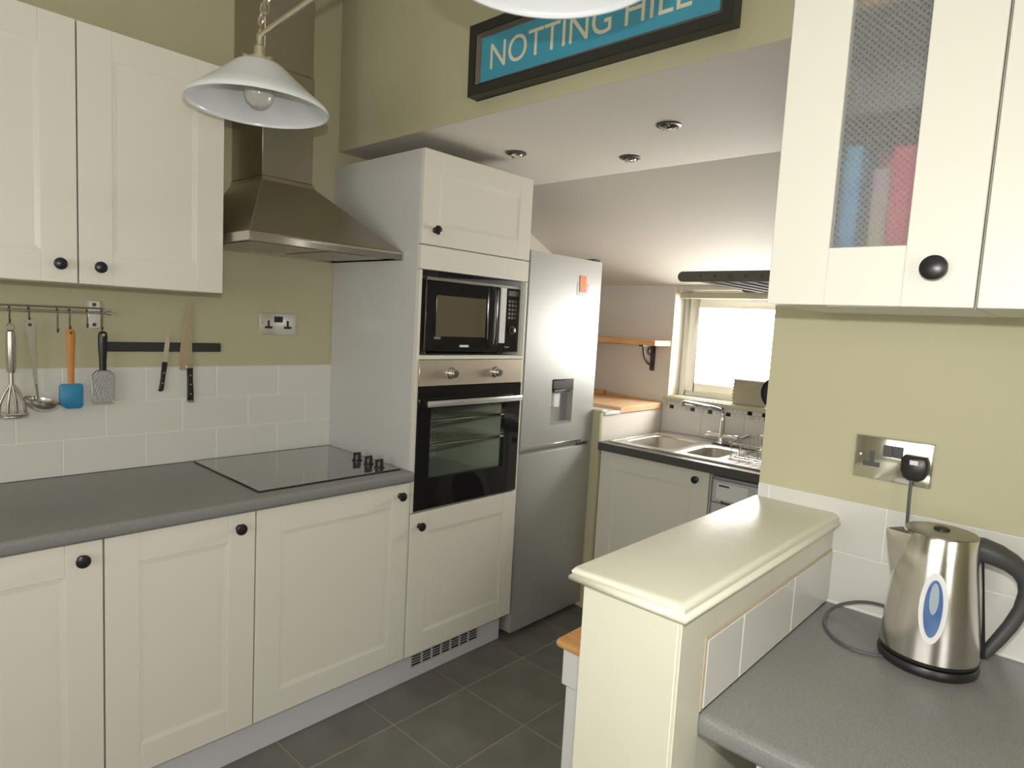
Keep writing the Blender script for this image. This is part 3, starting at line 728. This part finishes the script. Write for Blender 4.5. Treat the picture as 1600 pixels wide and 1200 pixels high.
# ================================================================== PENDANT
L1 = Vector((.696, -.674, 2.060)); L2 = Vector((1.821, -.746, 2.060)); PS = 1.385
T = thing('pendant_light', 'brass bar pendant with two white glass cone shades on chains', 'pendant light', (1.258, -.71, 2.26))
bd = (L2-L1).normalized()
B().tube([L1+Vector((0, 0, .142*PS))-bd*.01, L2+Vector((0, 0, .142*PS))+bd*.01], .0070, 12).build('bar', 'brass', T)
for Lc in (L1, L2):
    R_ = .137*PS; S = lambda P: [(r*PS, h*PS) for r, h in P]
    prof = [(R_, 0), (R_+.001, .006), (R_-.004, .015), (R_*.80, .030*PS), (R_*.56, .057*PS), (R_*.40, .077*PS), (R_*.34, .084*PS), (R_*.25, .0905*PS), (.018*PS, .0925*PS)]
    inner = [(max(r-.004, .004), h-.0035 if i else 0.0) for i, (r, h) in enumerate(prof)]
    b = B().lathe(prof[::-1]+inner, Lc, (0, 0, 1), 48, False, False)
    s = b.build('shade', 'opal', T, ang=1.2)
    B().lathe(S([(.024, .0926), (.024, .097), (.0115, .099), (.0105, .120), (.006, .124), (.006, .137)]), Lc, (0, 0, 1), 24).build('gallery', 'brass', T)
    for k in range(3):
        a_ = k*2*PI/3+.4
        d_ = Vector((math.cos(a_), math.sin(a_), 0))
        B().cyl(Lc+d_*.022*PS+Vector((0, 0, .096*PS)), Lc+d_*.032*PS+Vector((0, 0, .096*PS)), .0045, n=10).build('thumb_screw', 'brass', T)
    bu = B().lathe(S([(.0, -.060), (.012, -.058), (.022, -.050), (.0275, -.038), (.0285, -.028), (.026, -.016), (.018, -.002), (.013, .010), (.013, .022)]), Lc+Vector((0, 0, .062*PS)), (0, 0, 1), 24)
    bu.build('bulb', 'bulb', T)
    B().lathe(S([(.017, .082), (.017, .0955)]), Lc, (0, 0, 1), 20).build('lamp_holder', 'dgrey', T)
def chain(p0, p1, parent):
    p0, p1 = Vector(p0), Vector(p1); d = (p1-p0); n = int(d.length/.029); d.normalize()
    u = d.orthogonal().normalized(); v = d.cross(u)
    b = B()
    for i in range(n):
        c = p0 + d*(i+.5)*((p1-p0).length/n); s = u if i % 2 else v
        pts = []
        for k in range(14):
            t = 2*PI*k/14
            pts.append(c + d*(.0187*math.cos(t)) + s*(.0113*math.sin(t)))
        b.tube(pts, .0026, 6, closed=True)
    return b.build('chain', 'brass', parent)
TOP = Vector((1.258, -.71, 2.872))
for Lc, sg in ((L1, 1), (L2, -1)):
    p = Lc + Vector((0, 0, .165*PS)); chain(p, TOP, T)
    B().lathe([(.009, -.016), (.009, .004), (.004, .008), (.004, .016)], Lc+Vector((0, 0, .142*PS)), (0, 0, 1), 16).build('finial', 'brass', T)
pts = [L1+Vector((.0, .0, .15*PS))] + [L1.lerp(TOP, t)+Vector((.012*math.sin(t*30), .012*math.cos(t*26), .15*PS*(1-t))) for t in (.1, .2, .3, .4, .5, .6, .7, .8, .9)] + [TOP]
B().tube(pts, .0022, 6).build('flex', 'brass', T)
B().lathe([(.05, .028), (.048, .012), (.03, .002), (.012, -.004), (0, -.005)], TOP, (0, 0, 1), 28).build('ceiling_rose', 'brass', T)

# ================================================================== RIGHT SIDE
# wall cabinet with glass door
FR = FY(-.34)
T = thing('wall_cabinet', 'ivory wall cabinet with dimpled glass door above the wall socket', 'cabinet', (2.2, -.15, 1.562))
B().box(2.041, 2.057, -.319, .0118, 1.562, 2.28).box(2.340, 2.356, -.319, .0118, 1.562, 2.28).box(2.057, 2.340, -.319, .0118, 1.562, 1.578).box(2.057, 2.340, -.319, .0118, 2.264, 2.28).box(2.057, 2.340, .004, .0118, 1.578, 2.264).build('carcass', 'carcass', T)
d = door(T, FR, 2.041, 2.3555, 1.562, 2.28, (2.301, 1.622), w=.0985, glass=True, kr=.0195)
B().box(2.1385, 2.259, -.3335, -.3295, 1.6595, 2.183).build('glass_panel', 'dimple', d)
for z in (1.885, 2.062):
    sh = B().box(2.0575, 2.3395, -.300, .003, z, z+.006).build('shelf', 'shelfglass', T); B().box(2.0576, 2.3394, -.3018, -.3001, z, z+.006).build('edge', 'gap', sh)
T = thing('wall_cabinet', 'plain ivory wall cabinet at the right edge of the photo', 'cabinet', (2.56, -.15, 1.562))
B().box(2.358, 2.758, -.319, .0118, 1.562, 2.28).build('carcass', 'cream', T)
door(T, FR, 2.3595, 2.757, 1.562, 2.28, (2.71, 1.622), w=.0985, kr=.0195)
# books in the glass cabinet
def book(x0, x1, y0, y1, z1, m, label):
    z0 = 1.5785
    T = thing('book', label, 'book', ((x0+x1)/2, (y0+y1)/2, z0), 'books behind the dimpled glass door')
    t = .0022
    B().box(x0, x0+t, y0, y1, z0, z1).box(x1-t, x1, y0, y1, z0, z1).box(x0+t, x1-t, y0, y0+t, z0, z1).build('cover', m, T)
    B().box(x0+t, x1-t, y0+t, y1-.004, z0+.003, z1-.004).build('pages', 'page', T)
book(2.136, 2.162, -.285, -.10, 1.843, 'bookblue', 'tall blue book at the left behind the glass door')
book(2.1635, 2.183, -.255, -.10, 1.775, 'bookdark', 'dark book between the blue book and the patterned book')
book(2.1845, 2.210, -.285, -.235, 1.800, 'bookmulti', 'short patterned multicoloured book left of the pink book')
book(2.1845, 2.211, -.23, -.06, 1.83, 'bookpink', 'crimson book set back behind the patterned book')
book(2.2125, 2.250, -.285, -.10, 1.832, 'bookpink', 'thick pink book at the right behind the glass door')
tag(recenter(B().box(2.09, 2.31, -.27, -.04, 2.0685, 2.105).build('wooden_tray', 'wood', None, bevel=.004), (2.2, -.15, 2.0685)), 'brown wooden tray on the topmost visible shelf of the glass cabinet', 'tray')

# right worktop
T = tag(recenter(B().rings([[(x, y, z) for y, z in ((.0035, .87), (-.608, .87), (-.616, .873), (-.619, .880), (-.619, .899), (-.616, .906), (-.608, .910), (.0035, .910))] for x in (2.1045, 3.6)]).build('worktop', 'worktop', None, ang=1.0), (2.8, -.3, .87)),
    'grey worktop on the right with the kettle standing on it', 'worktop')
T = thing('base_cabinet', 'white base cabinet under the right worktop, corner at bottom edge', 'cabinet', (2.5, -.3, 0))
B().box(2.19, 2.208, -.579, .003, 0, .869).box(2.208, 3.58, -.579, .003, .15, .168).box(2.208, 3.58, -.005, .003, .168, .869).box(3.58, 3.598, -.579, .003, 0, .869).build('carcass', 'white', T)
door(T, FY(-.60), 2.191, 2.789, .152, .866, (2.74, .822), m='white')
door(T, FY(-.60), 2.793, 3.391, .152, .866, (2.84, .822), m='white')
B().box(2.209, 3.579, -.53, -.515, .001, .149).build('plinth_board', 'plinth', T)

# kettle
K = Vector((2.323, -.138, .9105)); ha = math.radians(22)
hd = Vector((math.cos(ha), math.sin(ha), 0)); Z = Vector((0, 0, 1))
T = thing('kettle', 'brushed steel electric kettle with black handle on the right worktop', 'kettle', K)
B().lathe([(.077, 0), (.081, .004), (.082, .012), (.079, .018), (.06, .020), (0, .020)], K, Z, 48).build('power_base', 'black', T)
B().lathe([(.075, .0205), (.079, .022), (.0805, .028)], K, Z, 48, True, True).build('bottom_ring', 'black', T)
prof = [(.0800, .0285), (.0785, .06), (.0748, .11), (.0700, .16), (.0640, .21), (.0595, .247), (.0580, .2505)]
B().lathe(prof, K, Z, 64, True, True).build('body', 'kettlesteel', T, ang=1.0)
lid = B().lathe([(.0575, .2508), (.0565, .2525), (.048, .254), (.0, .255)], K, Z, 40).build('lid', 'lidsteel', T)
B().lathe([(.013, .2545), (.013, .258), (.009, .260), (0, .2605)], K, Z, 20).build('lid_button', 'black', lid)
# spout: open v-shaped beak
def KP(r, s, z): # along handle axis r, sideways s
    sd = Z.cross(hd); return K + hd*r + sd*s + Z*z
b = B()
out = [[KP(-.052, .028, .244), KP(-.090, .0, .244), KP(-.052, -.028, .244)], [KP(-.060, .022, .205), KP(-.083, .0, .205), KP(-.060, -.022, .205)], [KP(-.067, .008, .165), KP(-.0745, .0, .165), KP(-.067, -.008, .165)]]
b.rings([[*r] for r in out])
b.build('spout', 'kettlesteel', T, smooth=False)
B().prism([KP(-.058, .020, .2444), KP(-.085, 0, .2444), KP(-.058, -.020, .2444)], Z*.0006).build('spout_mouth', 'dgrey', T)
# handle
hp = [KP(.046, 0, .232), KP(.064, 0, .229), KP(.088, 0, .222), KP(.110, 0, .212), KP(.128, 0, .198), KP(.138, 0, .180), KP(.140, 0, .158), KP(.134, 0, .128), KP(.121, 0, .095), KP(.107, 0, .068), KP(.094, 0, .045), KP(.086, 0, .030)]
hr = [.018, .022, .021, .0185, .0165, .015, .0135, .0120, .0115, .011, .010, .008]
b = B(); Rr = []; sd = Z.cross(hd)
for i, p in enumerate(hp):
    tt = (hp[min(i+1, len(hp)-1)]-hp[max(i-1, 0)]).normalized(); n_ = tt.cross(sd).normalized()
    Rr.append([p + n_*(hr[i]*math.cos(t)) + sd*(hr[i]*1.05*math.sin(t)) for t in [k*2*PI/16 for k in range(16)]])
b.rings(Rr); hnd = b.build('handle', 'dgrey', T, ang=1.2)
b = B().prism([KP(.081, .014, .030), KP(.088, .010, .030), KP(.088, -.010, .030), KP(.081, -.014, .030)], KP(.062, 0, .225)-KP(.084, 0, .030))
b.build('handle_spine', 'black', T)
# gauge facing the viewer
gd = Vector((CAM.location.x-K.x+.02, CAM.location.y-K.y, 0)).normalized(); gs = Z.cross(gd)
def oval(cz, a_, b_, off, th, name, m, par, zmin=-9, zmax=9):
    bb = B(); ring0 = []; ring1 = []
    for k in range(40):
        t = 2*PI*k/40; s = a_*math.sin(t); z = cz+max(zmin, min(zmax, b_*math.cos(t)))
        # radius of body at height z
        rr = None
        for (r0, h0), (r1, h1) in zip(prof, prof[1:]):
            if h0 <= z <= h1: rr = r0+(r1-r0)*(z-h0)/(h1-h0)
        dpt = math.sqrt(max(rr*rr-s*s, 0))
        ring0.append(K+gd*(dpt+off)+gs*s+Z*z); ring1.append(K+gd*(dpt+off+th)+gs*s+Z*z)
    bb.rings([ring0, ring1]); return bb.build(name, m, par)
gz = oval(.128, .0215, .063, -.004, .0055, 'gauge_frame', 'white', T)
gb = oval(.128, .0140, .051, .0016, .001, 'gauge_window', 'gaugeblue', gz)
oval(.146, .0070, .028, .0027, .0006, 'gauge_scale', 'gaugegrey', gz)

# plug and cable
FP = FY(.012-.0095)
T = thing('power_plug', 'black round plug in the right half of the socket, grey cable hanging down', 'plug', (2.245, -.01, 1.25))
B().rings([[(2.247+k_*px_, .0026-d_, 1.250+k_*pz_*1.18) for px_, pz_ in ((-.020, .020), (.020, .020), (.0245, .012), (.0245, -.006), (.019, -.018), (.009, -.0235), (-.009, -.0235), (-.019, -.018), (-.0245, -.006), (-.0245, .012))] for k_, d_ in ((.92, 0), (1, .004), (1, .020), (.88, .027))]).build('plug_body', 'black', T, bevel=.001)
B().box(2.2395, 2.2545, -.0258, -.0246, 1.257, 1.266).build('label', 'white', T)
cp_ = [(2.245, -.018, 1.232), (2.245, -.020, 1.19), (2.247, -.020, 1.12), (2.250, -.022, 1.03), (2.256, -.028, .975), (2.250, -.032, .955)]
def smoothpts(P, k=6):
    P = [Vector(p) for p in P]; out = []
    for i in range(len(P)-1):
        p0, p1, p2, p3 = P[max(i-1, 0)], P[i], P[i+1], P[min(i+2, len(P)-1)]
        for j in range(k):
            t = j/k
            out.append(.5*((2*p1)+(-p0+p2)*t+(2*p0-5*p1+4*p2-p3)*t*t+(-p0+3*p1-3*p2+p3)*t**3))
    out.append(P[-1]); return out
cp_ += [(2.235, -.035, .954), (2.200, -.036, .952), (2.168, -.040, .943), (2.140, -.050, .928), (2.130, -.075, .9165), (2.138, -.125, .9142), (2.165, -.175, .9142), (2.205, -.205, .9142), (2.245, -.2, .9142), (2.26, -.19, .9142)]
B().tube(smoothpts(cp_), .0033, 8).build('cable', 'cable', T)

# kitchen trolley / bin beyond the half wall
T = thing('kitchen_cart', 'white drawer cart with orange wooden top beyond the half wall', 'cart', (1.75, -.2, 0))
B().box(1.628, 1.915, -.375, .05, .745, .765).build('top', 'wood', T, bevel=.008, seg=2)
B().box(1.645, 1.905, -.365, .04, .655, .7445).build('drawer', 'white', T, bevel=.003)
B().box(1.652, 1.900, -.355, .03, .04, .654).build('body', 'white', T, bevel=.003)
B().box(1.662, 1.89, -.345, .02, 0, .0395).build('base', 'dgrey', T)

# ================================================================== SINK NOOK
# sink worktop with cut-out
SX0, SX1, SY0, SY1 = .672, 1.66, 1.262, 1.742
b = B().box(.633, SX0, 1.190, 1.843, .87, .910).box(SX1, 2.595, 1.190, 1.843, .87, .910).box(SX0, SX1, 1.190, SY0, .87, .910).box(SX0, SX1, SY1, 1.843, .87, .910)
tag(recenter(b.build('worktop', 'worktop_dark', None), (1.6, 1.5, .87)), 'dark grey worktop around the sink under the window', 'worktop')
def rr(cx, cy, hx, hy, r, z, n=8):
    P = []
    for qx, qy, a0 in ((1, 1, 0), (-1, 1, PI/2), (-1, -1, PI), (1, -1, 3*PI/2)):
        for k in range(n+1):
            t = a0+PI/2*k/n; P.append((cx+qx*(hx-r)+r*math.cos(t), cy+qy*(hy-r)+r*math.sin(t), z))
    return P
def rect_match(P, cx, cy, hx, hy, z, n=8):
    out = []
    for i, (qx, qy) in enumerate(((1, 1), (-1, 1), (-1, -1), (1, -1))):
        for k in range(n+1):
            if i % 2 == 0:
                out.append((cx+qx*hx, P[i*(n+1)+k][1], z) if k < n/2 else ((cx+qx*hx, cy+qy*hy, z) if k == n/2 else (P[i*(n+1)+k][0], cy+qy*hy, z)))
            else:
                out.append((P[i*(n+1)+k][0], cy+qy*hy, z) if k < n/2 else ((cx+qx*hx, cy+qy*hy, z) if k == n/2 else (cx+qx*hx, P[i*(n+1)+k][1], z)))
    return out
T = thing('sink', 'stainless steel one and a half bowl sink under the window', 'sink', (1.16, 1.5, .91))
cells = ((.840, 1.490, .168, .228, .135, .165, .16), (1.125, 1.470, .117, .228, .085, .140, .12))
b = B(); zt = .9135
for cx, cy, HX, HY, hx, hy, dp in cells:
    P0 = rr(cx, cy, hx, hy, .045, zt)
    b.rings([rect_match(P0, cx, cy, HX, HY, zt), P0, rr(cx, cy, hx-.004, hy-.004, .042, zt-.006), rr(cx, cy, hx-.012, hy-.012, .04, zt-dp+.02), rr(cx, cy, hx-.035, hy-.035, .03, zt-dp)], False, True)
b.build('bowls', 'steel', T, ang=1.0)
b = B().box(1.242, 1.672, 1.252, 1.752, .9105, .9128)
for k in range(9): b.box(1.31+k*.037, 1.318+k*.037, 1.30, 1.66, .9128, .9150)
b.build('drainer', 'steel', T, bevel=.0006)
B().box(.662, 1.672, 1.246, 1.2618, .9102, .9175).box(.662, 1.672, 1.7185, 1.800, .9102, .9175).box(.660, .672, 1.2618, 1.7185, .9102, .9175).box(1.008, 1.008+.0005, 1.262, 1.7, .9102, .9135).build('rim', 'chrome', T, bevel=.002)
for cx, cy, dp in ((.840, 1.490, .16), (1.125, 1.470, .12)):
    B().lathe([(.03, 0), (.03, .002), (.022, .003), (0, .001)], (cx, cy, zt-dp+.0005), (0, 0, 1), 20).build('drain', 'chrome', T)
# tap
tx, ty = 1.035, 1.765
T = thing('mixer_tap', 'chrome mixer tap with long angled spout behind the sink', 'tap', (tx, ty, .918))
B().lathe([(.026, 0), (.026, .006), (.018, .010), (.0155, .035), (.0155, .12), (.013, .150), (.012, .152)], (tx, ty, .9178), (0, 0, 1), 24).build('column', 'chrome', T)
B().tube(smoothpts([(tx, ty, 1.06), (tx-.004, ty-.004, 1.085), (tx-.03, ty-.06, 1.105), (.94, 1.53, 1.136), (.928, 1.50, 1.134), (.925, 1.492, 1.12)], 5), .011, 12).build('spout', 'chrome', T)
B().tube([(.972, ty, .952), (1.105, ty, .952)], .013, 12).build('crossbar', 'chrome', T)
for hx, sg in ((1.10, 1), (.975, -1)): B().lathe([(.017, 0), (.019, .01), (.019, .03), (.012, .036)], (hx, ty, .952), (sg, 0, 0), 20).build('handle', 'chrome', T)
B().tube([(1.13, ty, .955), (1.20, ty-.02, .985)], .006, 8).build('lever', 'chrome', T)
# sink cabinet
T = thing('base_cabinet', 'ivory base cabinet under the sink with one wide door', 'cabinet', (.93, 1.5, .0))
B().box(.634, .652, 1.2405, 1.842, .0, .869).box(1.222, 1.240, 1.2405, 1.842, .0, .869).box(.652, 1.222, 1.2405, 1.842, .15, .168).box(.652, 1.222, 1.834, 1.842, .168, .74).build('carcass', 'carcass', T)
door(T, FY(1.22), .635, 1.238, .152, .866, (1.176, .822))
B().box(.653, 1.221, 1.29, 1.305, .001, .149).build('plinth_board', 'plinth', T)
# washing machine
T = thing('washing_machine', 'pale grey washing machine under the worktop right of the sink cabinet', 'washing machine', (1.55, 1.5, 0))
B().box(1.252, 1.85, 1.245, 1.83, .01, .850).build('body', 'wmgrey', T, bevel=.005)
pn = B().box(1.254, 1.848, 1.225, 1.2448, .735, .842).build('control_panel', 'wmgrey', T, bevel=.004)
B().lathe([(.024, 0), (.024, .010), (.020, .022), (0, .023)], (1.60, 1.2248, .79), (0, -1, 0), 24).build('programme_dial', 'satin', pn)
B().box(1.275, 1.42, 1.2235, 1.2249, .752, .828).build('soap_drawer', 'white', pn, bevel=.001)
B().box(1.285, 1.335, 1.2222, 1.2234, .812, .820).build('badge', 'dgrey', pn)
B().tube([(1.305, 1.2225, .745), (1.305, 1.214, .742), (1.36, 1.214, .742), (1.36, 1.2225, .745)], .004, 8).build('drawer_grip', 'dgrey', pn)
B().box(1.254, 1.848, 1.2255, 1.2448, .012, .733).build('front_panel', 'wmgrey', T, bevel=.003)
B().lathe([(.19, 0), (.19, .012), (.155, .022), (.15, .012)], (1.55, 1.2250, .42), (0, -1, 0), 40, True, True).build('door_ring', 'white', T)
B().lathe([(.149, 0), (.149, .010), (.10, .018), (0, .021)], (1.55, 1.213, .42), (0, -1, 0), 40).build('door_glass', 'blackglass', T)
# dish rack of wire on the drainer
T = thing('dish_rack', 'chrome wire dish rack on the drainer right of the tap', 'dish rack', (1.42, 1.5, .916))
rz = 1.0
xa, xb, ya, yb_ = 1.27, 1.62, 1.33, 1.70
b = B()
for z in (.921, rz): b.tube([(xa, ya, z), (xb, ya, z), (xb, yb_, z), (xa, yb_, z)], .003, 6, closed=True)
b.build('frame', 'chrome', T)
b = B()
for k in range(9):
    x = xa+.01+k*(xb-xa-.02)/8
    b.tube([(x, ya, rz), (x, ya+.005, .921), (x, yb_-.005, .921), (x, yb_, rz)], .002, 6)
for k in range(7):
    y = ya+.03+k*(yb_-ya-.06)/6
    b.tube([(xa, y, rz), (xa+.005, y, .925), (xb-.005, y, .925), (xb, y, rz)], .002, 6)
b.build('wires', 'chrome', T)
# wooden board on the ledge
tag(recenter(B().box(.003, .630, 1.385, 1.835, 1.0455, 1.080).build('wooden_board', 'beech', None, bevel=.003), (.3, 1.6, 1.0455)), 'pale wooden board lying on the low ledge left of the sink', 'board')
tag(recenter(B().box(.02, .225, 1.80, 1.835, 1.0805, 1.108).build('wooden_block', 'wood', None, bevel=.002), (.1, 1.82, 1.0805)), 'orange wooden block lying at the back of the ledge board', 'block')
tag(recenter(B().prism([(.227, 1.834, 1.0805), (.60, 1.834, 1.0805), (.60, 1.834, 1.083), (.227, 1.834, 1.100)], (0, -.012, 0)).build('wooden_upstand', 'wood', None), (.4, 1.83, 1.0805)), 'thin orange wooden strip along the wall behind the ledge board', 'trim strip')
# shelf with bracket
T = thing('wall_shelf', 'orange wooden shelf on a dark bracket left of the window', 'shelf', (.35, 1.75, 1.41))
B().box(.01, .645, 1.665, 1.8445, 1.414, 1.443).build('board', 'wood', T, bevel=.001)
def bracket(x):
    b = B().box(x-.014, x+.014, 1.834, 1.8446, 1.262, 1.4138).box(x-.014, x+.014, 1.70, 1.834, 1.4035, 1.4138)
    P = [(x, 1.838-.11*math.sin(t), 1.405-.11*math.cos(t)+.0) for t in [i*PI/2/8 for i in range(9)]]
    b.tube(P, .008, 8)
    P = [(x, 1.80+.020*math.cos(t), 1.378+.020*math.sin(t)) for t in [i*2*PI/12 for i in range(12)]]
    b.tube(P, .006, 6, closed=True)
    b.sphere((x, 1.838, 1.272), .012)
    return b.build('bracket', 'darkmetal', T)
bracket(.535); bracket(.10)
# airer / slatted rack hung from the nook ceiling
T = thing('slatted_rack', 'grey slatted hanging rack below the nook ceiling by the window', 'rack', (1.55, 1.2, 1.70))
def endboard(y):
    b = B(); P = []
    for k in range(9): t = PI/2+PI*k/8; P.append((1.236+.0205*math.cos(t), y, 1.7215+.0205*math.sin(t)))
    for k in range(9): t = -PI/2+PI*k/8; P.append((1.92+.0205*math.cos(t), y, 1.7215+.0205*math.sin(t)))
    return b.prism(P, (0, .02, 0)).build('end_board', 'rackgrey', T, bevel=.002)
e1 = endboard(.822); endboard(1.44)
for k in range(10):
    x = 1.315+k*.0605
    B().box(x-.018, x+.018, .843, 1.439, 1.702, 1.716).build('slat', 'rackgrey', T)
    B().cyl((x, .8215, 1.7215), (x, .819, 1.7215), .005, n=10).build('nail_head', 'darkmetal', e1)
for x in (1.60, 1.88):
    for y in (.832, 1.45): 
        zc = 2.1892 if y < .92 else 2.1892-(y-.92)*.459
        B().tube([(x, y, 1.7425), (x, y, zc-.002)], .003, 6).build('cord', 'page', T)
# things on the window sill
T = thing('storage_box', 'ribbed beige storage box on the right of the window sill', 'box', (1.12, 1.90, 1.1265))
B().box(1.040, 1.222, 1.850, 1.955, 1.1265, 1.250).build('body', 'basket', T, bevel=.003)
b = B()
for k in range(6): b.box(1.037, 1.225, 1.8475, 1.8499, 1.134+k*.019, 1.144+k*.019)
b.build('rib', 'basket', T, bevel=.001)
B().box(1.036, 1.226, 1.846, 1.957, 1.2505, 1.263).build('lid', 'beige', T, bevel=.003)
T = thing('round_tray', 'dark round tray standing on the sill against the beige box', 'tray', (1.288, 1.833, 1.1215))
B().lathe([(.0, 0), (.080, 0), (.086, .004), (.088, .012), (.084, .012), (.078, .005), (0, .005)], (1.288, 1.842, 1.2098), (0, -1, 0), 40).build('dish', 'black', T)
# downlights
for x, y, lab in ((.667, .421, 'chrome ceiling downlight nearest the oven housing'), (1.024, .712, 'chrome ceiling downlight farthest from the sign, in the middle'), (1.357, .426, 'chrome ceiling downlight nearest the glass-door cabinet')):
    T = thing('downlight', lab, 'downlight', (x, y, 2.18), 'downlights in the nook ceiling')
    B().lathe([(.030, 0), (.041, .001), (.042, .004), (.034, .0075), (.028, .006), (.026, 0)], (x, y, 2.1893), (0, 0, -1), 32, True, False).build('bezel', 'darkmetal', T)
    B().lathe([(.0255, 0), (.0255, .010), (.020, .016), (0, .019)], (x, y, 2.1893), (0, 0, -1), 24).build('lamp', 'chrome', T)
    B().tube([(x-.024, y, 2.172), (x+.024, y, 2.172)], .0018, 6).build('clip', 'chrome', T)
